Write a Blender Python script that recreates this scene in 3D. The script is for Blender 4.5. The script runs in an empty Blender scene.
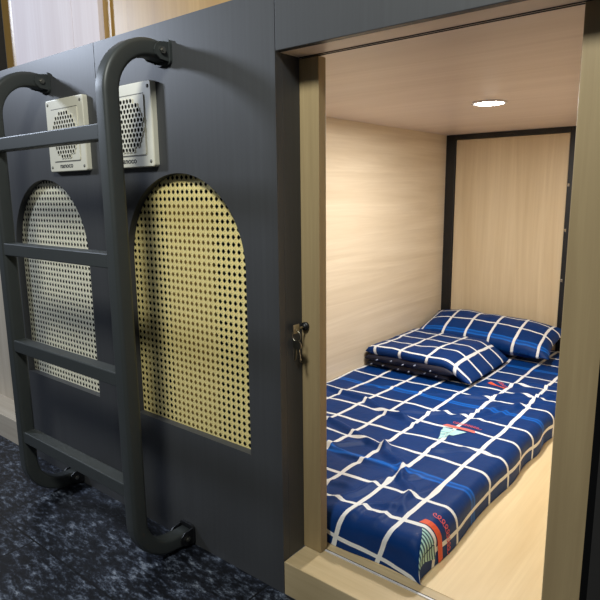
import bpy, bmesh, math, random
from mathutils import Vector, Matrix, noise
from math import sin, cos, pi
random.seed(4)
sc = bpy.context.scene
COL = sc.collection

# ------------------------------------------------------------------ helpers
def srgb(r, g, b):
    f = lambda c: (c/255/12.92) if c/255 <= .04045 else ((c/255+.055)/1.055)**2.4
    return (f(r), f(g), f(b), 1)

class NT:
    """small wrapper to write node trees compactly"""
    def __init__(s, name):
        s.m = bpy.data.materials.new(name); s.m.use_nodes = True
        s.t = s.m.node_tree; s.b = s.t.nodes['Principled BSDF']
    def n(s, typ, **kw):
        o = s.t.nodes.new(typ)
        for k, v in kw.items(): setattr(o, k, v)
        return o
    def l(s, a, b): s.t.links.new(a, b)
    def val(s, sock, v):
        if hasattr(v, 'is_output'): s.l(v, sock)
        else: sock.default_value = v
    def math(s, op, a, b=None, c=None):
        o = s.n('ShaderNodeMath', operation=op)
        for i, v in enumerate((a, b, c)):
            if v is not None: s.val(o.inputs[i], v)
        return o.outputs[0]
    def mix(s, fac, a, b):
        o = s.n('ShaderNodeMix', data_type='RGBA')
        s.val(o.inputs[0], fac); s.val(o.inputs[6], a); s.val(o.inputs[7], b)
        return o.outputs[2]
    def noise(s, vec, scale, detail=3, rough=.5, dist=0):
        o = s.n('ShaderNodeTexNoise'); s.l(vec, o.inputs['Vector'])
        o.inputs['Scale'].default_value = scale; o.inputs['Detail'].default_value = detail
        o.inputs['Roughness'].default_value = rough; o.inputs['Distortion'].default_value = dist
        return o.outputs['Fac']
    def mapping(s, scale, kind='Object', rot=(0,0,0)):
        tc = s.n('ShaderNodeTexCoord'); mp = s.n('ShaderNodeMapping')
        mp.inputs['Scale'].default_value = scale; mp.inputs['Rotation'].default_value = rot
        s.l(tc.outputs[kind], mp.inputs['Vector']); return mp.outputs[0]
    def ramp(s, fac, stops):
        o = s.n('ShaderNodeValToRGB'); s.l(fac, o.inputs[0])
        e = o.color_ramp.elements
        while len(e) < len(stops): e.new(.5)
        for x, (p, c) in zip(e, stops): x.position = p; x.color = c
        return o.outputs[0]
    def bump(s, h, strength, dist=.002):
        o = s.n('ShaderNodeBump'); o.inputs['Strength'].default_value = strength
        o.inputs['Distance'].default_value = dist; s.l(h, o.inputs['Height'])
        s.l(o.outputs[0], s.b.inputs['Normal'])
    def set(s, col=None, rough=.5, metal=0, spec=.5):
        if col is not None: s.val(s.b.inputs['Base Color'], col)
        s.val(s.b.inputs['Roughness'], rough); s.b.inputs['Metallic'].default_value = metal
        s.b.inputs['Specular IOR Level'].default_value = spec

def plain(name, col, rough=.5, metal=0, spec=.5, emit=0):
    n = NT(name); v = n.mapping((1,1,1)); f = n.noise(v, 25, 3)
    c2 = tuple(c*.88 for c in col[:3]) + (1,)
    n.set(n.mix(f, col, c2), rough, metal, spec)
    if emit:
        n.b.inputs['Emission Color'].default_value = col; n.b.inputs['Emission Strength'].default_value = emit
    return n.m

def wood(name, dark, light, axis, rough=.45, scale=1, spec=.4, contrast=1.0):
    """laminate with grain running along axis ('X','Y','Z')"""
    n = NT(name)
    sv = {'X': (.55,9,9), 'Y': (9,.55,9), 'Z': (9,9,.55)}[axis]
    fv = {'X': (2.5,120,120), 'Y': (120,2.5,120), 'Z': (120,120,2.5)}[axis]
    a = n.noise(n.mapping(tuple(x*scale for x in sv)), 1.6, 5, .6, .9)
    b = n.noise(n.mapping(tuple(x*scale for x in fv)), 1.0, 3, .6)
    lo, hi = .5-.22/contrast, .5+.22/contrast
    c = n.ramp(a, [(lo, dark), (.5, tuple((p+q)/2 for p, q in zip(dark, light))), (hi, light)])
    c2 = n.mix(n.math('MULTIPLY', n.ramp(b, [(.42, (1,1,1,1)), (.62, (0,0,0,1))]), .28), c, dark)
    n.set(c2, rough, 0, spec); n.bump(b, .06)
    return n.m

def obj(name, bm, mats, parent=None, smooth=False):
    me = bpy.data.meshes.new(name)
    off = Vector((0,0,0)); p = parent
    while p is not None: off += p.location; p = p.parent
    bmesh.ops.translate(bm, verts=bm.verts, vec=-off)
    bmesh.ops.recalc_face_normals(bm, faces=bm.faces)
    bm.to_mesh(me); bm.free()
    if not isinstance(mats, (list, tuple)): mats = [mats]
    for m in mats: me.materials.append(m)
    if smooth:
        for f in me.polygons: f.use_smooth = True
    o = bpy.data.objects.new(name, me); COL.objects.link(o)
    if parent is not None: o.parent = parent
    return o

def tag(o, label, cat, group=None, kind=None):
    o['label'] = label; o['category'] = cat
    if group: o['group'] = group
    if kind: o['kind'] = kind
    return o
def thing(name, label, cat, loc, group=None):
    o = bpy.data.objects.new(name, None); COL.objects.link(o); o.location = loc
    o.empty_display_size = .05
    return tag(o, label, cat, group)
def struct(name, bm, mats, parent=None, label=None, smooth=False):
    o = obj(name, bm, mats, parent, smooth)
    if parent is None:
        o['kind'] = 'structure'
        if label: o['label'] = label
    return o

def box(bm, x0, x1, y0, y1, z0, z1, bev=0, mi=0, seg=2):
    r = bmesh.ops.create_cube(bm, size=1)
    vs = r['verts']
    bmesh.ops.transform(bm, matrix=Matrix.Translation(((x0+x1)/2,(y0+y1)/2,(z0+z1)/2)) @ Matrix.Diagonal((x1-x0,y1-y0,z1-z0,1)), verts=vs)
    fs = list({f for v in vs for f in v.link_faces})
    for f in fs: f.material_index = mi
    if bev:
        es = list({e for v in vs for e in v.link_edges})
        r = bmesh.ops.bevel(bm, geom=es, offset=bev, segments=seg, affect='EDGES', profile=.5)
        for f in r['faces']: f.material_index = mi
    return bm
def BX(*a, **k): return box(bmesh.new(), *a, **k)

def cyl(bm, c, axis, r, h, seg=24, mi=0, r2=None):
    """cylinder starting at c running h along axis vector"""
    axis = Vector(axis).normalized()
    q = Vector((0,0,1)).rotation_difference(axis).to_matrix().to_4x4()
    M = Matrix.Translation(Vector(c) + axis*h/2) @ q
    r_ = bmesh.ops.create_cone(bm, cap_ends=True, segments=seg, radius1=r, radius2=r if r2 is None else r2, depth=h, matrix=M)
    for f in {f for v in r_['verts'] for f in v.link_faces}: f.material_index = mi
    return bm

def rrect(w, h, r, seg=4):
    pts = []
    for cx, cy, a0 in ((w/2-r, h/2-r, 0), (-w/2+r, h/2-r, 90), (-w/2+r, -h/2+r, 180), (w/2-r, -h/2+r, 270)):
        for i in range(seg+1):
            a = math.radians(a0 + 90*i/seg); pts.append((cx+r*cos(a), cy+r*sin(a)))
    return pts

def prism_y(bm, pts, y0, y1, mi=0):
    """polygon in XZ extruded along Y"""
    a = [bm.verts.new((x, y0, z)) for x, z in pts]; b = [bm.verts.new((x, y1, z)) for x, z in pts]
    fs = [bm.faces.new(a), bm.faces.new(b[::-1])]
    for i in range(len(pts)):
        j = (i+1) % len(pts); fs.append(bm.faces.new((a[i], b[i], b[j], a[j])))
    for f in fs: f.material_index = mi
    return bm

def holed_plate(outer, hole, y0, y1):
    bm = bmesh.new(); loops = {}
    for key, y in (('f', y0), ('b', y1)):
        es = []
        for nm, pts in (('o', outer), ('h', hole)):
            vs = [bm.verts.new((x, y, z)) for x, z in pts]; loops[key+nm] = vs
            es += [bm.edges.new((vs[i], vs[(i+1) % len(vs)])) for i in range(len(vs))]
        bmesh.ops.triangle_fill(bm, edges=es, use_beauty=True)
    for nm in 'oh':
        a, b = loops['f'+nm], loops['b'+nm]
        for i in range(len(a)):
            j = (i+1) % len(a); bm.faces.new((a[i], b[i], b[j], a[j]))
    return bm

def arch(cx, hw, z0, zs, seg=40):
    pts = [(cx-hw, z0), (cx+hw, z0)]
    for i in range(seg+1):
        a = pi*i/seg; pts.append((cx+hw*cos(a), zs+hw*sin(a)))
    return pts

def clip_convex(poly, clip):
    out = poly
    n = len(clip)
    for i in range(n):
        a, b = clip[i], clip[(i+1) % n]
        ex, ey = b[0]-a[0], b[1]-a[1]
        if abs(ex)+abs(ey) < 1e-9: continue
        side = lambda p: ex*(p[1]-a[1]) - ey*(p[0]-a[0])
        inp, out = out, []
        for k in range(len(inp)):
            p, q = inp[k], inp[(k+1) % len(inp)]
            sp, sq = side(p), side(q)
            if sp >= 0: out.append(p)
            if (sp >= 0) != (sq >= 0):
                t = sp/(sp-sq); out.append((p[0]+t*(q[0]-p[0]), p[1]+t*(q[1]-p[1])))
        if len(out) < 3: return []
    return out

def sweep(path, prof, up):
    """profile (list of 2D) along path (list of Vector) lying in a plane with normal `up`"""
    bm = bmesh.new(); rings = []
    up = Vector(up)
    for i, p in enumerate(path):
        d = (path[min(i+1, len(path)-1)] - path[max(i-1, 0)]).normalized()
        s = d.cross(up).normalized()
        rings.append([bm.verts.new(p + up*a + s*b) for a, b in prof])
    m = len(prof)
    for r0, r1 in zip(rings, rings[1:]):
        for i in range(m):
            j = (i+1) % m; bm.faces.new((r0[i], r0[j], r1[j], r1[i]))
    bm.faces.new(rings[0]); bm.faces.new(rings[-1][::-1])
    return bm

# ------------------------------------------------------------------ materials
def charcoal():
    n = NT('charcoal_laminate')
    a = n.noise(n.mapping((90,90,2.2)), 1, 4, .6)
    b = n.noise(n.mapping((6,6,.5)), 1.5, 3, .5)
    c = n.mix(a, srgb(62,62,63), srgb(76,78,80))
    c = n.mix(n.math('MULTIPLY', b, .5), c, srgb(60,61,65))
    n.set(c, .42, 0, .35); n.bump(a, .05)
    return n.m
M_CHAR = charcoal()
M_EDGE = plain('dark_board_edge', srgb(40,38,36), .6)
M_OLIVE = wood('olive_oak_vertical', srgb(146,126,92), srgb(172,152,114), 'Z', .45)
M_OLIVE_X = wood('olive_oak_horizontal', srgb(178,158,120), srgb(204,184,146), 'X', .4)
M_GREY_Z = wood('grey_oak_vertical', srgb(176,164,146), srgb(206,196,180), 'Z', .4)
M_GREY_X = wood('grey_oak_horizontal', srgb(176,164,146), srgb(206,196,180), 'X', .4)
M_MAPLE_Y = wood('maple_side_wall', srgb(214,196,168), srgb(238,224,200), 'Y', .36)
M_MAPLE_Z = wood('maple_end_panel', srgb(208,186,150), srgb(230,212,180), 'Z', .42)
M_CEIL = wood('maple_ceiling', srgb(220,202,188), srgb(236,220,208), 'X', .38)
M_PLAT = wood('pale_platform', srgb(214,188,142), srgb(236,214,172), 'Y', .4, contrast=.8)
M_LIT = wood('lit_upper_laminate', srgb(216,204,208), srgb(232,223,228), 'Z', .65, spec=.2)  # white light and gloss on the upper door painted into its pale colour
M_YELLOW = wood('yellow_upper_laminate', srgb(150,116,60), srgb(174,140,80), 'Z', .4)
M_BLACK = plain('black_frame_metal', srgb(22,23,26), .45)
M_STEEL = plain('charcoal_ladder_paint', srgb(60,64,64), .45, 0, .4)
M_BOLT = plain('bright_bolt', srgb(190,188,180), .25, 1)
M_VENT = plain('ivory_vent_plastic', srgb(226,222,204), .4)
M_GAP = plain('dark_gap', srgb(10,10,11), .9, 0, .1)
M_GROOVE = plain('vent_groove', srgb(120,118,110), .6)
M_INK = plain('black_print', srgb(24,24,26), .6)
M_TRACK = plain('white_track_metal', srgb(225,225,228), .25, .2)
M_KEY = plain('key_metal', srgb(170,165,150), .3, 1)

def floor_mat():
    n = NT('mottled_floor_tiles')
    v = n.mapping((1,1,1), rot=(0,0,.35)); tc = n.n('ShaderNodeTexCoord')
    vs = n.mapping((26,58,40), rot=(0,0,.5))
    a = n.noise(vs, 1.0, 7, .75); b = n.noise(v, 9, 3, .6); d = n.noise(v, 170, 2, .6)
    f = n.math('ADD', n.math('MULTIPLY', a, .7), n.math('ADD', n.math('MULTIPLY', b, .25), n.math('MULTIPLY', d, .12)))
    c = n.ramp(f, [(.48, srgb(9,11,16)), (.54, srgb(28,32,42)), (.60, srgb(78,86,100)), (.68, srgb(150,158,170))])
    sp = n.n('ShaderNodeSeparateXYZ'); n.l(tc.outputs['Object'], sp.inputs[0])
    def seam(co, off, per):
        w = n.math('WRAP', n.math('SUBTRACT', co, off), per/2, -per/2)
        return n.math('LESS_THAN', n.math('ABSOLUTE', w), .0028)
    row = n.math('FLOOR', n.math('DIVIDE', n.math('ADD', sp.outputs[1], .283), .45))
    sx = seam(n.math('ADD', sp.outputs[0], n.math('MULTIPLY', row, .23)), -.955, .9)
    s = n.math('MAXIMUM', seam(sp.outputs[1], -.283, .45), sx)
    n.set(n.mix(s, c, srgb(8,9,12)), .42, 0, .4)
    n.bump(f, .25, .004)
    return n.m
M_FLOOR = floor_mat()

def cane(name, c1, c2):
    n = NT(name); a = n.noise(n.mapping((60,60,60)), 1.5, 2, .5); w = n.noise(n.mapping((300,40,300)), 1, 2)
    n.set(n.mix(n.math('MULTIPLY', n.math('ADD', a, w), .5), c1, c2), .38, 0, .5)
    return n.m
M_CANE_G = cane('golden_cane', srgb(240,212,128), srgb(255,244,180))
M_CANE_P = cane('pale_cane', srgb(248,240,208), srgb(255,252,232))

def check_mat(name, base, hi):
    """navy cotton with a white window-pane grid and doubled bright stripes, drawn from the cloth's own UV (metres)"""
    n = NT(name); uv = n.n('ShaderNodeUVMap'); uv.uv_map = 'UVMap'
    sp = n.n('ShaderNodeSeparateXYZ'); n.l(uv.outputs[0], sp.inputs[0])
    jit = n.noise(uv.outputs[0], 7, 2, .5); j = n.math('MULTIPLY', n.math('SUBTRACT', jit, .5), .018)
    u = n.math('ADD', sp.outputs[0], j); v = n.math('SUBTRACT', sp.outputs[1], j)
    wr = lambda c, o, p: n.math('ABSOLUTE', n.math('WRAP', n.math('SUBTRACT', c, o), p/2, -p/2))
    lu = n.math('LESS_THAN', wr(u, .22, .13), .0066)
    d5 = wr(v, .445, .61)
    lv = n.math('MULTIPLY', n.math('LESS_THAN', wr(v, .445, .122), .0060), n.math('GREATER_THAN', d5, .05))
    white = n.math('MAXIMUM', lu, lv)
    band = n.math('LESS_THAN', n.math('ABSOLUTE', n.math('SUBTRACT', d5, .010)), .0038)
    soft = n.math('MULTIPLY', n.math('LESS_THAN', d5, .017), .35)
    mot = n.noise(uv.outputs[0], 14, 4, .6)
    c = n.mix(mot, base, tuple(x*1.35 for x in base[:3]) + (1,))
    c = n.mix(n.math('MAXIMUM', n.math('MULTIPLY', band, .9), soft), c, hi)
    c = n.mix(white, c, srgb(228,230,232))
    n.set(c, .55, 0, .2)
    w = n.noise(uv.outputs[0], 22, 3, .5); n.bump(w, .25, .010)
    return n.m
M_CHECK = check_mat('navy_check_cotton', srgb(0,45,103), srgb(4,98,196))
M_NAVY = plain('dark_navy_lining', srgb(13,18,46), .6)
M_DOT = plain('pale_dot_print', srgb(170,180,205), .6)
M_TEAL = plain('pale_teal_print', srgb(178,222,216), .6)
M_TEALD = plain('dark_teal_stripe', srgb(44,84,104), .6)
M_ORANGE = plain('orange_print', srgb(226,84,44), .6)
M_CYAN = plain('pale_cyan_print', srgb(196,232,232), .6)
M_CYAN2 = plain('soft_cyan_stripe', srgb(150,206,214), .6)
M_ROSE = plain('rose_print', srgb(224,112,104), .6)
M_PINK = plain('red_print', srgb(214,86,96), .6)

# ------------------------------------------------------------------ measured dimensions (metres)
H, HH, S, R = 1.4193, 1.2944, .0908, .0812     # pod top, opening top, sill top, recess depth
SEAM, LEFT = -.679, -1.365                      # panel joints
XL, BACK, XR = -.5746, 2.075, .76               # interior
POST0, POST1 = .589, .665

# ------------------------------------------------------------------ setting
struct('floor', BX(-5, 3.2, -2.6, .0, -.05, 0), M_FLOOR)
struct('wall_left', BX(XL-.02, XL, .12, BACK+.02, S-.02, HH), M_MAPLE_Y)
struct('wall_right', BX(XR, XR+.02, .12, BACK+.02, S-.02, HH), M_MAPLE_Y)
struct('ceiling', BX(XL-.02, XR+.02, .018, BACK+.02, HH, HH+.018), M_CEIL)
struct('trim_1', BX(XL, XR, .135, BACK, S-.03, S), M_PLAT, label='pale wooden bed platform inside the sleeping pod')
# end wall of the pod: black frame around a wooden panel
wb = struct('wall_back', BX(XL-.02, XR+.02, BACK+.012, BACK+.03, S-.02, HH), M_MAPLE_Z)
f = bmesh.new()
box(f, XL, XL+.054, BACK-.012, BACK+.012, S, HH, .002)
box(f, .062, .115, BACK-.012, BACK+.012, S, HH, .002)
box(f, XL+.054, .062, BACK-.012, BACK+.012, HH-.026, HH, .002)
fr = obj('frame', f, M_BLACK, wb)
for z in (1.02, .80, .55):
    b = bmesh.new(); box(b, .064, .074, BACK-.016, BACK-.01, z-.008, z+.008, .002); obj('hinge', b, M_BOLT, fr)
obj('end_panel', BX(XL+.056, .060, BACK-.004, BACK+.012, S, HH-.028, .002), M_MAPLE_Z, wb)

# header above the opening, runs to the right
struct('trim_2', BX(.0012, 1.6, 0, .018, HH, H, .0015), M_CHAR, label='charcoal header board above the pod opening')
struct('trim_3', BX(LEFT-1.0, 1.6, .018, .5, H-.02, H), M_CHAR, label='charcoal top ledge of the lower pods')
# dark reveal at the left of the opening
struct('trim_4', BX(-.018, 0, .0225, R, S, HH), M_CHAR, label='charcoal reveal on the left of the pod opening')
# wooden sill and its sliding track
sill = struct('trim_5', BX(0.0005, .68, 0, .135, 0, S, .002), M_OLIVE_X, label='light oak sill box below the pod opening')
t = bmesh.new(); box(t, .054, .588, .0980, .1035, S, S+.0022, 0); obj('track_rail', t, M_TRACK, sill)
t = bmesh.new(); box(t, .054, .588, .1036, .1070, S, S+.0010, 0); obj('track_groove', t, M_GAP, sill)
ct = bmesh.new()
box(ct, .0, .70, R-.001, R+.0014, HH-.0015, HH, 0); box(ct, .0, .70, R+.0100, R+.0124, HH-.0015, HH, 0)
struct('trim_6', ct, M_BLACK, label='twin black sliding track lines under the pod ceiling')
# right post and the panel beyond it
struct('trim_7', BX(POST0, POST1, R, .125, S, HH, .002), M_OLIVE, label='oak post on the right of the pod opening')
struct('trim_8', BX(.682, 1.6, 0, .022, 0, HH), M_EDGE, label='dark front board right of the oak post')
struct('trim_9', BX(POST1+.001, .70, .024, .125, S, HH), M_GAP, label='dark gap between the right post and the front board')
# sliding door pushed open behind the panel, its leading edge showing
door = struct('door_1', BX(-.60, .0532, R+.0015, .1100, S+.001, HH-.003, .0015), M_OLIVE)
lk = bmesh.new(); cyl(lk, (.012, R+.001, .682), (0,-1,0), .0105, .006, 20); cyl(lk, (.012, R-.004, .682), (0,-1,0), .0075, .005, 20)
obj('lock', lk, M_BLACK, door, True)
# neighbouring pod on the left: sill and post
struct('trim_10', BX(-2.4, LEFT-.001, 0, .135, 0, S+.012, .002), M_GREY_X, label='grey oak sill of the neighbouring pod at far left')
struct('trim_11', BX(-1.475, LEFT-.004, R, .125, S+.012, HH, .002), M_GREY_Z, label='grey oak post of the neighbouring pod at far left')
struct('trim_12', BX(-2.4, LEFT-.001, 0, .018, HH, H), M_CHAR, label='charcoal header board of the neighbouring pod')
struct('wall_far', BX(-2.4, -1.477, .11, .125, S+.012, HH), M_GREY_Z)
# upper row of pods standing on the ledge
struct('trim_13', BX(-2.4, -1.306, .012, .05, H, 2.35), M_EDGE, label='dark front board of the upper pod at far left')
struct('trim_14', BX(-1.304, -1.196, .050, .07, H, 2.35), M_YELLOW, label='shaded left part of the pale-lit upper door, built as a yellow strip')  # shaded part of the door panel, its shade put into a yellow colour
d2 = struct('door_2', BX(-1.194, -.829, .030, .055, H, 2.35, .001), M_LIT)
b = bmesh.new(); box(b, -.827, -.690, .030, .055, H, 2.35, .001); obj('leaf', b, M_LIT, d2)
lk = bmesh.new(); cyl(lk, (-1.225, .05, 1.665), (0,-1,0), .012, .012, 20)
struct('trim_15', BX(-.688, -.652, .045, .07, H, 2.35, .001), M_YELLOW, label='narrow yellow oak strip beside the pale-lit upper door')
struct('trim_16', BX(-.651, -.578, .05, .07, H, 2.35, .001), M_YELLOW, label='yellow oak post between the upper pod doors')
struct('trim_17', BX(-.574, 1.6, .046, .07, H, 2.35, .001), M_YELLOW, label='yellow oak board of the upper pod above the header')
tag(obj('door_lock', lk, M_BLACK, None, True), 'small dark lock on the shaded left part of the pale-lit upper door', 'lock')

# ------------------------------------------------------------------ charcoal front panels with arched cane insets
def cane_mesh(cx, hw, z0, zs, y):
    bm = bmesh.new(); clip = arch(cx, hw+.004, z0-.004, zs, 36)
    P = .0185; yy = [y]
    def strip(p, q, w, dy, arcseg=0):
        dx, dz = q[0]-p[0], q[1]-p[1]; L = math.hypot(dx, dz); nx, nz = -dz/L*w/2, dx/L*w/2
        poly = [(p[0]-nx, p[1]-nz), (q[0]-nx, q[1]-nz), (q[0]+nx, q[1]+nz), (p[0]+nx, p[1]+nz)]
        poly = clip_convex(poly, clip)
        if len(poly) >= 3:
            vs = [bm.verts.new((x, y+dy, z)) for x, z in poly]
            try: bm.faces.new(vs)
            except ValueError: pass
    x0, x1, zt = cx-hw-.05, cx+hw+.05, zs+hw+.05
    k = 0; x = cx - round((hw+.02)/P)*P
    nx = int((2*hw+.04)/P)+2; nz = int((zs+hw-z0+.04)/P)+2
    for i in range(nx):
        xx = x+i*P
        for d in (-.0015, .0015): strip((xx+d, z0-.05), (xx+d, zt), .0027, 0)
    for i in range(nz):
        zz = z0+i*P
        for d in (-.0015, .0015): strip((x0, zz+d), (x1, zz+d), .0027, -.0004)
    span = (zt-z0)+(x1-x0)
    n = int(span/P)+2
    for i in range(-n, n):
        c = x+(i+.5)*P     # diagonals cut the cell corners, leaving octagonal holes
        strip((c, z0-.0), (c+span, z0+span), .0031, -.0008)
        strip((c, z0-.0), (c-span, z0+span), .0031, -.0010)
    return bm

def front_panel(x0, x1, acx, hw, z0, zs, mat, label, stripes):
    t = thing('front_panel', label, 'panel', ((x0+x1)/2, .011, 0))
    obj('board', holed_plate([(x0,0),(x1,0),(x1,H),(x0,H)], arch(acx, hw, z0, zs), 0, .022), M_CHAR, t)
    r = obj('cane_screen', cane_mesh(acx, hw, z0, zs, .0235), mat, t)
    r['label'] = 'woven open-hole cane screen in the arch'
    b = bmesh.new(); box(b, acx-hw-.06, acx+hw+.05, .050, .054, z0-.05, zs+hw+.05)
    obj('backing_board', b, M_GAP, t)
    for sx0, sx1, sz0, sz1 in stripes:
        obj('backing_strip', BX(sx0, sx1, .040, .0495, sz0, sz1), M_STRIP, t)
    return t
M_STRIP = wood('golden_backing_strip', srgb(160,132,66), srgb(186,158,88), 'Z', .5)
front_panel(SEAM+.0012, -.0002, -.3420, .2375, .347, .8135, M_CANE_G,
    'charcoal front panel with golden arched cane inset beside the pod opening',
    [(-.447, -.268, .34, .975), (-.567, -.559, .34, .90)])
front_panel(LEFT, SEAM-.0012, -1.024, .2380, .349, .811, M_CANE_P,
    'charcoal front panel with pale arched cane inset behind the ladder', [])
struct('trim_18', BX(SEAM-.004, SEAM+.004, .010, .02, .002, H-.002), M_GAP, label='dark joint between the two front panels')

# ------------------------------------------------------------------ vents
def text_mesh(txt, size, name):
    cu = bpy.data.curves.new(name, 'FONT'); cu.body = txt; cu.size = size; cu.align_x = 'CENTER'; cu.align_y = 'CENTER'
    cu.offset = size*.014; cu.extrude = .0003
    o = bpy.data.objects.new('tmp', cu); COL.objects.link(o)
    bpy.context.view_layer.update()
    me = bpy.data.meshes.new_from_object(o.evaluated_get(bpy.context.evaluated_depsgraph_get()))
    bpy.data.objects.remove(o); bpy.data.curves.remove(cu)
    return me

def vent(cx, cz, label):
    w, h, th = .212, .216, .0165
    t = thing('vent', label, 'vent', (cx, 0, cz-h/2), 'square vents on the front panels')
    bm = bmesh.new(); prism_y(bm, [(cx+x, cz+z) for x, z in rrect(w, h, .007)], -th, -.0005)
    es = [e for e in bm.edges if all(abs(v.co.y+th) < 1e-5 for v in e.verts)]
    bmesh.ops.bevel(bm, geom=es, offset=.003, segments=3, affect='EDGES', profile=.5)
    obj('cover_plate', bm, M_VENT, t)
    # raised centre square with groove lines above and below
    bm = bmesh.new(); prism_y(bm, [(cx+x, cz+z) for x, z in rrect(.150, .152, .004)], -th-.0022, -th+.001)
    ip = obj('inner_panel', bm, M_VENT, t)
    for z in (cz+.0785, cz-.0785): obj('groove', BX(cx-.074, cx+.074, -th-.0004, -th+.001, z-.0012, z+.0012), M_GROOVE, ip)
    # round honeycomb grille
    bm = bmesh.new(); p = .0145; yb = -th-.0022; yf = yb-.0020; rr = .0056; RC = .0690
    rows = int(RC/(p*.866))+1
    for r in range(-rows, rows+1):
        for c in range(-7, 8):
            x = c*p+(p/2 if r % 2 else 0); z = r*p*.866
            if math.hypot(x, z) > RC: continue
            hx = [(x+p/2/cos(pi/6)*cos(pi/6+k*pi/3), z+p/2/cos(pi/6)*sin(pi/6+k*pi/3)) for k in range(6)]
            N = 18
            def onhex(a):
                k = math.floor(((a-pi/6) % (2*pi))/(pi/3)); m = pi/6+k*pi/3+pi/6
                d = p/2/cos(a-m); return (x+d*cos(a), z+d*sin(a))
            o_ = [bm.verts.new((cx+onhex(pi/6+2*pi*k/N)[0], yf, cz+onhex(pi/6+2*pi*k/N)[1])) for k in range(N)]
            i_ = [bm.verts.new((cx+x+rr*cos(pi/6+2*pi*k/N), yf, cz+z+rr*sin(pi/6+2*pi*k/N))) for k in range(N)]
            b_ = [bm.verts.new((v.co.x, yb-.0004, v.co.z)) for v in i_]
            s_ = [bm.verts.new((v.co.x, yb, v.co.z)) for v in o_]
            for k in range(N):
                j = (k+1) % N
                bm.faces.new((o_[k], o_[j], i_[j], i_[k])); bm.faces.new((i_[k], i_[j], b_[j], b_[k]))
                bm.faces.new((o_[j], o_[k], s_[k], s_[j]))
            fc = bm.faces.new(b_); fc.material_index = 1
    obj('grille', bm, [M_VENT, M_GAP], ip)
    for sx in (-1, 1):
        for sz in (-1, 1):
            bm = bmesh.new(); cyl(bm, (cx+sx*.092, -th+.001, cz+sz*.094), (0,-1,0), .0045, .002, 14)
            obj('screw', bm, M_GROOVE, t, True)
    me = text_mesh('nanoco', .021, 'lettering')
    bm = bmesh.new(); bm.from_mesh(me)
    bmesh.ops.transform(bm, matrix=Matrix.Translation((cx-.008, -th-.0003, cz-.0905)) @ Matrix.Rotation(pi/2, 4, 'X') @ Matrix.Diagonal((1.2,1,1,1)), verts=bm.verts)
    obj('lettering', bm, M_INK, t)
    return t
vent(-.515, 1.178, 'ivory square honeycomb vent right of the ladder rail, above the golden cane arch')
vent(-.836, 1.178, 'ivory square honeycomb vent crossed by the top rung, above the pale cane arch')

# ------------------------------------------------------------------ ladder
RX = (-.9575, -.3675); RW, RD, YF = .045, .043, -.1925
lad = thing('ladder', 'charcoal metal ladder with two curved rails fixed to the front panels', 'ladder', (sum(RX)/2, -.1, 0))
yc = YF+RD/2
for x in RX:
    path = []; ztop, zbot, rt, rb = 1.347, .030, .118, .112
    path.append(Vector((x, -.010, zbot-.002))); path.append(Vector((x, -.035, zbot-.002)))
    for i in range(0, 15):
        a = pi/2*i/14; path.append(Vector((x, yc+rb-rb*sin(a), zbot+rb-rb*cos(a))))
    for i in range(0, 21):
        a = pi/2*i/20; path.append(Vector((x, yc+rt-rt*cos(a), ztop-rt+rt*sin(a))))
    path.append(Vector((x, -.010, ztop-.004)))
    obj('side_rail', sweep(path, rrect(RW, RD, .010, 5), (1,0,0)), M_STEEL, lad, True)
    for z in (zbot-.001, ztop-.004):
        zz = max(z, .031)
        bm = bmesh.new()
        prism_y(bm, [(x+a, zz+b) for a, b in rrect(.062, .060, .012, 5)], -.008, -.0005)
        for s in (-1, 1):
            xa, xb = sorted((x+s*(RW/2+.0006), x+s*(RW/2+.0050)))
            pts = [(-.002, -.024), (-.034, -.020), (-.046, -.011), (-.050, 0), (-.046, .011), (-.034, .020), (-.002, .024)]
            a = [bm.verts.new((xa, y, zz+q)) for y, q in pts]; b = [bm.verts.new((xb, y, zz+q)) for y, q in pts]
            bm.faces.new(a); bm.faces.new(b[::-1])
            for i in range(len(pts)): j = (i+1) % len(pts); bm.faces.new((a[i], b[i], b[j], a[j]))
        br = obj('mounting_bracket', bm, M_STEEL if z > 1 else M_BLACK, lad)
        bm = bmesh.new(); cyl(bm, (x+RW/2+.005, -.028, zz), (1,0,0), .0085, .005, 6); cyl(bm, (x+RW/2+.010, -.028, zz), (1,0,0), .0045, .003, 12)
        obj('bolt', bm, M_BOLT, br)
for z in (1.163, .858, .556, .252):
    obj('rung', BX(RX[0]+RW/2-.004, RX[1]-RW/2+.004, YF+.003, YF+.042, z-.037, z, .003), M_STEEL, lad)

# ------------------------------------------------------------------ bed: mattress in a navy check cover
ZT, ZB = .188, S
X1, Y1, RAD = .306, .135, .034          # right and front faces of the mattress
def arc_map(s, edge, r):
    """s metres of cloth measured past (edge - r): returns (advance, drop)"""
    if s <= 0: return s, 0.
    if s < r*pi/2: return r*sin(s/r), r*(1-cos(s/r))
    return r, r + (s-r*pi/2)
CREASES = [(-.50,.64,-.02,.55,.014,.011), (-.05,.56,.10,.42,.012,.014), (.10,.42,.20,.26,.011,.010), (-.30,.44,.06,.43,.012,.009),
  (-.48,.90,-.12,.80,.012,.012), (-.15,.80,.08,.74,.011,.008), (-.12,.84,.08,1.02,.011,.008), (.05,.94,.20,1.20,.012,.008),
  (.0,1.15,.22,1.34,.012,.010), (.03,1.22,.24,1.28,.010,.007), (.02,.20,.12,.42,.011,.007), (.13,1.0,.28,1.45,.010,.007),
  (-.35,.30,-.12,.52,.012,.008), (.16,.18,.20,.40,.010,.006), (.10,.62,.24,.72,.010,.006), (-.02,1.36,.2,1.46,.012,.009),
  (-.40,1.02,-.10,1.10,.010,.005), (-.2,.2,.0,.26,.012,.006), (.08,.14,.16,.25,.010,.008)]
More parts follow.
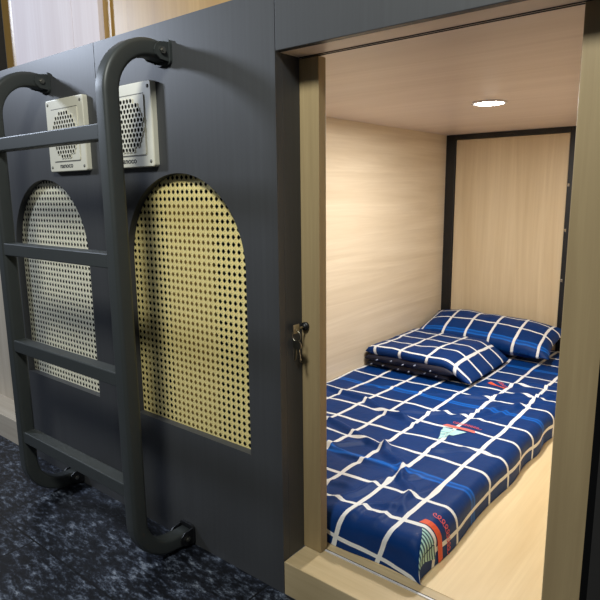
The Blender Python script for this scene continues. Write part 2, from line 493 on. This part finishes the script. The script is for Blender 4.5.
def folds(u, v):
    h = 0
    p = Vector((u, v, 0))
    h += .007*noise.noise(Vector((u*3.2+1.3, v*3.0, .3)))
    h += .0045*noise.noise(Vector((u*9+v*4, v*6-u*5, 2.1)))
    # gathered creases across the sheet
    for (ax, ay, bx, by, w, a) in CREASES:
        d = Vector((bx-ax, by-ay)); L = d.length; q = Vector((u-ax, v-ay))
        t = q.dot(d)/L/L; s = (d.x*q.y-d.y*q.x)/L + .012*sin(t*7+ax*9)
        if -.25 < t < 1.25:
            e = math.exp(-max(0, -t, t-1)**2*60)
            h += a*e*math.exp(-(s/w)**2) - .35*a*e*math.exp(-((s+1.6*w)/w)**2)
    # pressed flat under the quilt and pillow
    k = max(0, min(1, (v-1.17)/.06))*max(0, min(1, (.02-u)/.06)); k = max(k, max(0, min(1, (v-1.6)/.06)))
    return h*(1-k)
def sheet_pt(u, v):
    du, zu = arc_map(u-(X1-RAD), X1, RAD)
    dv, zv = arc_map((Y1+RAD)-v, Y1, RAD)
    x, y = X1-RAD+du, Y1+RAD-dv
    drop = zu+zv
    fl = max(0, 1-drop/.03)
    z = ZT - drop + folds(u, v)*(.25+.75*fl)
    # soft waviness of the hanging sides
    k = min(1, drop/.05)
    if zu > 0: x += k*.005*sin(v*21+1.5*sin(v*6))
    if zv > 0: y -= k*.004*sin(u*23)
    # the side line sags inwards at the bottom of the corner
    return Vector((x, y, max(z, ZB+.001)))
U0, U1_, V0, V1_ = XL+.004, X1-RAD+RAD*pi/2+.062, Y1+RAD-RAD*pi/2-.062, 2.055
mat_t = thing('mattress', 'mattress under a navy cover with white window-pane checks', 'mattress', ((XL+X1)/2, 1.1, S))
def grid_mesh(fn, nu, nv, uvfn):
    bm = bmesh.new(); uvl = bm.loops.layers.uv.new('UVMap')
    V = [[bm.verts.new(fn(i/nu, j/nv)) for j in range(nv+1)] for i in range(nu+1)]
    for i in range(nu):
        for j in range(nv):
            f = bm.faces.new((V[i][j], V[i+1][j], V[i+1][j+1], V[i][j+1]))
            for lp, (a, b) in zip(f.loops, ((i,j),(i+1,j),(i+1,j+1),(i,j+1))): lp[uvl].uv = uvfn(a/nu, b/nv)
    return bm
gu = lambda a: U0+(U1_-U0)*a
gv = lambda b: V0+(V1_-V0)*b
def warp(a, b):
    u, v = gu(a), gv(b)
    # cloth shoved together in front of the quilt: the pattern slips a little across the creases
    s = .020*noise.noise(Vector((u*2.6, v*2.6, 7.7))); q = .016*noise.noise(Vector((u*3.1+4, v*2.9, 1.1)))
    fr_ = max(0, min(1, (.20-v)/.08))
    return (u+s+.012+.25*fr_*max(0, .17-v), v+q-.035*(u-.1)*.8+.16*fr_*(u-.12))
cover = obj('check_cover', grid_mesh(lambda a, b: sheet_pt(gu(a), gv(b)), 130, 240, warp), M_CHECK, mat_t, True)

def sheet_n(u, v, off):
    e = .002; p = sheet_pt(u, v)
    n = (sheet_pt(u+e, v)-sheet_pt(u-e, v)).cross(sheet_pt(u, v+e)-sheet_pt(u, v-e))
    n = n.normalized() if n.length > 1e-12 else Vector((0,0,1))
    return p+n*off
def patch(bm, quad, nu, nv, mi, off, fn):
    """bilinear quad in cloth coordinates laid on the cloth; mi may be a function of (s,t)"""
    def q(s, t):
        a = [quad[0][k]*(1-s)+quad[1][k]*s for k in (0,1)]; b = [quad[3][k]*(1-s)+quad[2][k]*s for k in (0,1)]
        return a[0]*(1-t)+b[0]*t, a[1]*(1-t)+b[1]*t
    V = [[bm.verts.new(fn(*q(i/nu, j/nv), off)) for j in range(nv+1)] for i in range(nu+1)]
    for i in range(nu):
        for j in range(nv):
            f = bm.faces.new((V[i][j], V[i+1][j], V[i+1][j+1], V[i][j+1]))
            f.material_index = mi(i, j) if callable(mi) else mi
def ribbon(bm, pts, w, mi, off, fn):
    for (a, b) in zip(pts, pts[1:]):
        d = Vector((b[0]-a[0], b[1]-a[1])); 
        if d.length < 1e-6: continue
        n = Vector((-d.y, d.x)).normalized()*w/2
        patch(bm, [(a[0]-n.x, a[1]-n.y), (b[0]-n.x, b[1]-n.y), (b[0]+n.x, b[1]+n.y), (a[0]+n.x, a[1]+n.y)], 1, 1, mi, off, fn)
def sailboat(parent, fn, u, v, s=1., rot=0., mats=None, sail=True):
    """striped sail pointing to -v, hull bar and a line of red handwriting above it"""
    c, q = cos(rot), sin(rot)
    T = lambda a, b: (u+s*(a*c-b*q), v+s*(a*q+b*c))
    bm = bmesh.new()
    stripe = lambda i, j: 0 if j % 2 else 1
    if sail: patch(bm, [T(-.040,.0), T(.002,.0), T(.0,-.105), T(-.0005,-.105)], 6, 22, stripe, .0016, fn)
    if sail: patch(bm, [T(.006,.0), T(.046,.004), T(.004,-.085), T(.003,-.085)], 6, 18, stripe, .0016, fn)
    patch(bm, [T(-.052,.014), T(.070,.014), T(.062,.032), T(-.044,.032)], 14, 3, 2, .0016, fn)
    pts = [T(-.035+.10*k/60+.006*cos(k*.95), .060+.0075*sin(k*.95)) for k in range(61)]
    ribbon(bm, pts, .0022*s, 3, .0016, fn)
    obj('sailboat_print', bm, mats or [M_TEAL, M_TEALD, M_ORANGE, M_PINK], parent)
sailboat(cover, sheet_n, .318, .205, 1.1, .12)
sailboat(cover, sheet_n, .085, .800, 1., -.08, [M_CYAN, M_CYAN2, M_ROSE, M_PINK])
sailboat(cover, sheet_n, .02, 1.33, .7, -.3, None, False)

# ------------------------------------------------------------------ folded quilt
QX0, QX1, QY0, QY1 = -.566, -.045, 1.235, 1.70
qt = thing('folded_quilt', 'folded navy check quilt lying between the sheet and the pillow', 'quilt', ((QX0+QX1)/2, (QY0+QY1)/2, ZT))
def slab(x0, x1, y0, y1, z0, z1, r, bulge, seed, uo, vo, sagf=0, droop=0):
    """soft folded layer: closed rounded cross-section swept along X, ends rounded"""
    n_y = 26; th = z1-z0; rings = []
    bm = bmesh.new(); uvl = bm.loops.layers.uv.new('UVMap')
    prof = []   # (y, z, cloth distance)
    hr = th/2
    for i in range(13):
        a = -pi/2-pi*i/12; prof.append((y0+hr+hr*cos(a)*1.0, hr+hr*sin(a)))
    for i in range(1, n_y): prof.append((y0+hr+(y1-y0-2*hr)*i/n_y, th))
    for i in range(13):
        a = pi/2-pi*i/12; prof.append((y1-hr+hr*cos(a), hr+hr*sin(a)))
    for i in range(1, n_y): prof.append((y1-hr-(y1-y0-2*hr)*i/n_y, 0))
    dist = [0]
    for (a, b) in zip(prof, prof[1:]): dist.append(dist[-1]+math.hypot(b[0]-a[0], b[1]-a[1]))
    N = len(prof); nx = 60; G = []
    for k in range(nx+1):
        t = k/nx; x = x0+(x1-x0)*t
        e0 = (x-x0)/.045; e1 = (x1-x)/.055
        sc_ = math.sqrt(max(0, 1-(1-min(1, e0))**2))*math.sqrt(max(0, 1-(1-min(1, e1))**2))
        sc_ = .04+.96*sc_
        row = []
        for i, (y, z) in enumerate(prof):
            zz = hr+(z-hr)*sc_ + (1-sc_)*(-hr*.35)
            top = z/th
            zz += top*bulge*sin(pi*t)*sin(pi*max(0, min(1, (y-y0)/(y1-y0))))
            nn = noise.noise(Vector((x*7+seed, y*6, z*4)))
            zz += .006*nn*(.3+top) + .003*noise.noise(Vector((x*17, y*15, seed)))*top
            yy = y + .010*noise.noise(Vector((x*6+seed*3, 3, z*9))) + sagf*(t-.5)
            if droop:
                e = max(0, (x-(x1-.13))/.13); zz = zz*(1-.25*e*e) - droop*e*e*(3-2*e)
                row.append(bm.verts.new((x+.004*nn, yy, max(z0+zz, ZT+.0045)))); continue
            row.append(bm.verts.new((x+.004*nn, yy, max(z0+zz, z0+.0005))))
        G.append(row)
    for k in range(nx):
        for i in range(N):
            j = (i+1) % N
            f = bm.faces.new((G[k][i], G[k+1][i], G[k+1][j], G[k][j]))
            for lp, (kk, ii, dd) in zip(f.loops, ((k,i,dist[i]),(k+1,i,dist[i]),(k+1,j,dist[j] if j else dist[-1]+.01),(k,j,dist[j] if j else dist[-1]+.01))):
                lp[uvl].uv = (uo+(x1-x0)*kk/nx+.01*noise.noise(Vector((kk*.1, ii*.1, seed))), vo+dd)
    bm.faces.new(G[0][::-1]); bm.faces.new(G[-1])
    return bm
Q0 = ZT+.004
def lay(bm_args, name, mat, parent): return obj(name, slab(*bm_args), mat, parent, True)
lay((QX0+.004, QX1-.10, QY0+.018, QY1-.01, Q0, Q0+.034, .01, .002, 1.2, .03, .1, -.01), 'lower_fold', M_NAVY, qt)
lay((QX0, QX1-.075, QY0+.006, QY1-.005, Q0+.029, Q0+.061, .01, .002, 2.2, .03, .1, -.01), 'middle_fold', M_NAVY, qt)
lay((QX0, QX1, QY0+.010, QY1, Q0+.055, Q0+.098, .01, .007, 3.7, -.355, .505, -.01, .050), 'top_fold', M_CHECK, qt)
for k in range(11):
    x = QX0+.04+(QX1-QX0-.19)*(k+random.uniform(-.3, .3))/10; up_ = k % 2
    z = Q0+(.045 if up_ else .017)+random.uniform(-.006, .006)
    y = (QY0+.006 if up_ else QY0+.018)-.010*((x-QX0)/(QX1-QX0)-.5)
    bm = bmesh.new(); cyl(bm, (x, y-.011, z), (0,1,0), .0030, .014, 8); obj('dot_print', bm, M_DOT, qt)

# ------------------------------------------------------------------ pillow
PC = Vector((-.222, 1.882, .276)); PW, PD, PT = .70, .315, .145
pil = thing('pillow', 'navy check pillow propped against the end panel', 'pillow', (PC.x, PC.y, .21))
def pillow_bm():
    bm = bmesh.new(); uvl = bm.loops.layers.uv.new('UVMap'); n, m = 56, 36
    Rm = Matrix.Rotation(math.radians(14), 3, 'X') @ Matrix.Rotation(math.radians(2), 3, 'Y')
    def pt(a, b, s):
        x, y = 2*a-1, 2*b-1
        k = (max(0, 1-abs(x)**3.2)**.55)*(max(0, 1-abs(y)**2.6)**.55)
        pin = 1-.07*(1-abs(y)**2)*abs(x)**6; pin2 = 1-.06*(1-abs(x)**2)*abs(y)**6
        px, py = x*PW/2*pin, y*PD/2*pin2
        w = .006*noise.noise(Vector((px*9, py*9, s*3)))*k**.5 + .004*noise.noise(Vector((px*20, py*6, s)))
        pz = s*(PT/2*k*(1.0 if s > 0 else .75)) + w
        return PC + Rm @ Vector((px, py, pz))
    for s in (1, -1):
        V = [[bm.verts.new(pt(i/n, j/m, s)) for j in range(m+1)] for i in range(n+1)]
        for i in range(n):
            for j in range(m):
                q = ((i,j),(i+1,j),(i+1,j+1),(i,j+1))
                f = bm.faces.new([V[a][b] for a, b in (q if s > 0 else q[::-1])])
                for lp, (a, b) in zip(f.loops, (q if s > 0 else q[::-1])):
                    lp[uvl].uv = (PW*1.08*a/n+.175, (PD*1.25*b/m+.395))
    bmesh.ops.remove_doubles(bm, verts=bm.verts, dist=.0009)
    return bm
obj('pillowcase', pillow_bm(), M_CHECK, pil, True)

# ------------------------------------------------------------------ downlight
LX, LY = .062, 1.035
dl = thing('downlight', 'round glowing white downlight in the pod ceiling', 'ceiling light', (LX, LY, HH))
bm = bmesh.new(); N = 48
prof = [(.058, 0), (.060, -.003), (.056, -.006), (.049, -.005), (.048, -.002)]
rings = [[bm.verts.new((LX+r*cos(2*pi*k/N), LY+r*sin(2*pi*k/N), HH+z)) for k in range(N)] for r, z in prof]
for a, b in zip(rings, rings[1:]):
    for k in range(N): bm.faces.new((a[k], a[(k+1) % N], b[(k+1) % N], b[k]))
obj('trim_ring', bm, M_TRACK, dl, True)
bm = bmesh.new()
prof = [(.0485, -.003), (.040, -.0065), (.025, -.0085), (.010, -.0095)]
rings = [[bm.verts.new((LX+r*cos(2*pi*k/N), LY+r*sin(2*pi*k/N), HH+z)) for k in range(N)] for r, z in prof]
for a, b in zip(rings, rings[1:]):
    for k in range(N): bm.faces.new((a[k], a[(k+1) % N], b[(k+1) % N], b[k]))
bm.faces.new(rings[-1])
M_LED = plain('led_diffuser', (1, .95, .86, 1), .4, emit=34)
obj('diffuser', bm, M_LED, dl, True)

# ------------------------------------------------------------------ keys hanging from the door lock
kx, kz = .012, .682
ks = thing('key_ring', 'small metal keys hanging from the lock on the oak door edge', 'keys', (kx, R-.012, kz))
def key_bm(x, y, z, ang):
    bm = bmesh.new()
    pts = [(.011*cos(a), .011*sin(a)) for a in [pi/2+2*pi*(.06+.88*i/18) for i in range(19)]]
    pts = [(.0055*cos(a)*1.0+0, .0) for a in ()] + pts
    head = [(p, q-.011) for p, q in pts]
    prism_y(bm, head, -.001, .001)
    blade = [(-.003,-.021), (.003,-.021), (.003,-.048), (0,-.052), (-.003,-.048), (-.0015,-.044), (-.0032,-.040), (-.0015,-.036), (-.0032,-.032)]
    prism_y(bm, blade[::-1], -.0009, .0009)
    bmesh.ops.transform(bm, matrix=Matrix.Translation((x, y, z)) @ Matrix.Rotation(ang, 4, 'Y'), verts=bm.verts)
    return bm
# the key standing in the lock, head outwards
bm = bmesh.new(); cyl(bm, (kx, R-.009, kz), (0,-1,0), .0028, .016, 10)
prism_y(bm, [(kx+.001*cos(a)*1.2, kz+.011*sin(a)) for a in [2*pi*i/20 for i in range(20)]], R-.047, R-.025)
obj('key', bm, M_KEY, ks)
bm = bmesh.new()
rp = [Vector((kx+.013*sin(a), R-.036, kz-.017+.013*cos(a))) for a in [2*pi*i/26 for i in range(27)]]
bm2 = sweep(rp, [(.0012*cos(a), .0012*sin(a)) for a in [2*pi*i/6 for i in range(6)]], (0,1,0)); bm.free()
obj('ring', bm2, M_KEY, ks, True)
obj('key', key_bm(kx-.002, R-.034, kz-.028, .10), M_KEY, ks)
obj('key', key_bm(kx+.004, R-.038, kz-.028, -.18), M_KEY, ks)

# ------------------------------------------------------------------ lights, world, camera
def area(name, loc, target, size, power, col, spread=180):
    l = bpy.data.lights.new(name, 'AREA'); l.shape = 'DISK'; l.size = size; l.energy = power; l.color = col
    l.spread = math.radians(spread)
    o = bpy.data.objects.new(name, l); COL.objects.link(o); o.location = loc
    o.rotation_euler = (Vector(target)-Vector(loc)).to_track_quat('-Z', 'Y').to_euler()
    return o
area('aisle_lamp', (-3.0, -1.15, 2.15), (-.6, 0, 1.0), .30, 46, (.74, .83, 1))
area('aisle_lamp', (.35, -1.20, 2.22), (-.1, 0, 1.0), .34, 31, (.98, 1, .93))
area('pod_lamp', (LX, LY, HH-.014), (LX, LY, 0), .09, 13.5, (1, .97, .915))
w = bpy.data.worlds.new('aisle_ambient'); sc.world = w; w.use_nodes = True
w.node_tree.nodes['Background'].inputs[0].default_value = (.92, .96, 1, 1)
w.node_tree.nodes['Background'].inputs[1].default_value = .08

cam = bpy.data.cameras.new('camera'); co = bpy.data.objects.new('camera', cam); COL.objects.link(co)
yaw, pitch, roll, fpx = .6842, .1849, -.0112, 577.5
fw = Vector((-sin(yaw)*cos(pitch), cos(yaw)*cos(pitch), -sin(pitch)))
rt = Vector((cos(yaw), sin(yaw), 0)); up = rt.cross(fw)
rt, up = cos(roll)*rt+sin(roll)*up, -sin(roll)*rt+cos(roll)*up
m = Matrix((rt, up, -fw)).transposed().to_4x4(); m.translation = Vector((.8592, -.9781, 1.0))
co.matrix_world = m
cam.sensor_width = 36; cam.lens = fpx/600*36; cam.clip_start = .02
sc.camera = co
sc.view_settings.view_transform = 'Standard'
sc.view_settings.look = 'None'
sc.view_settings.exposure = 0
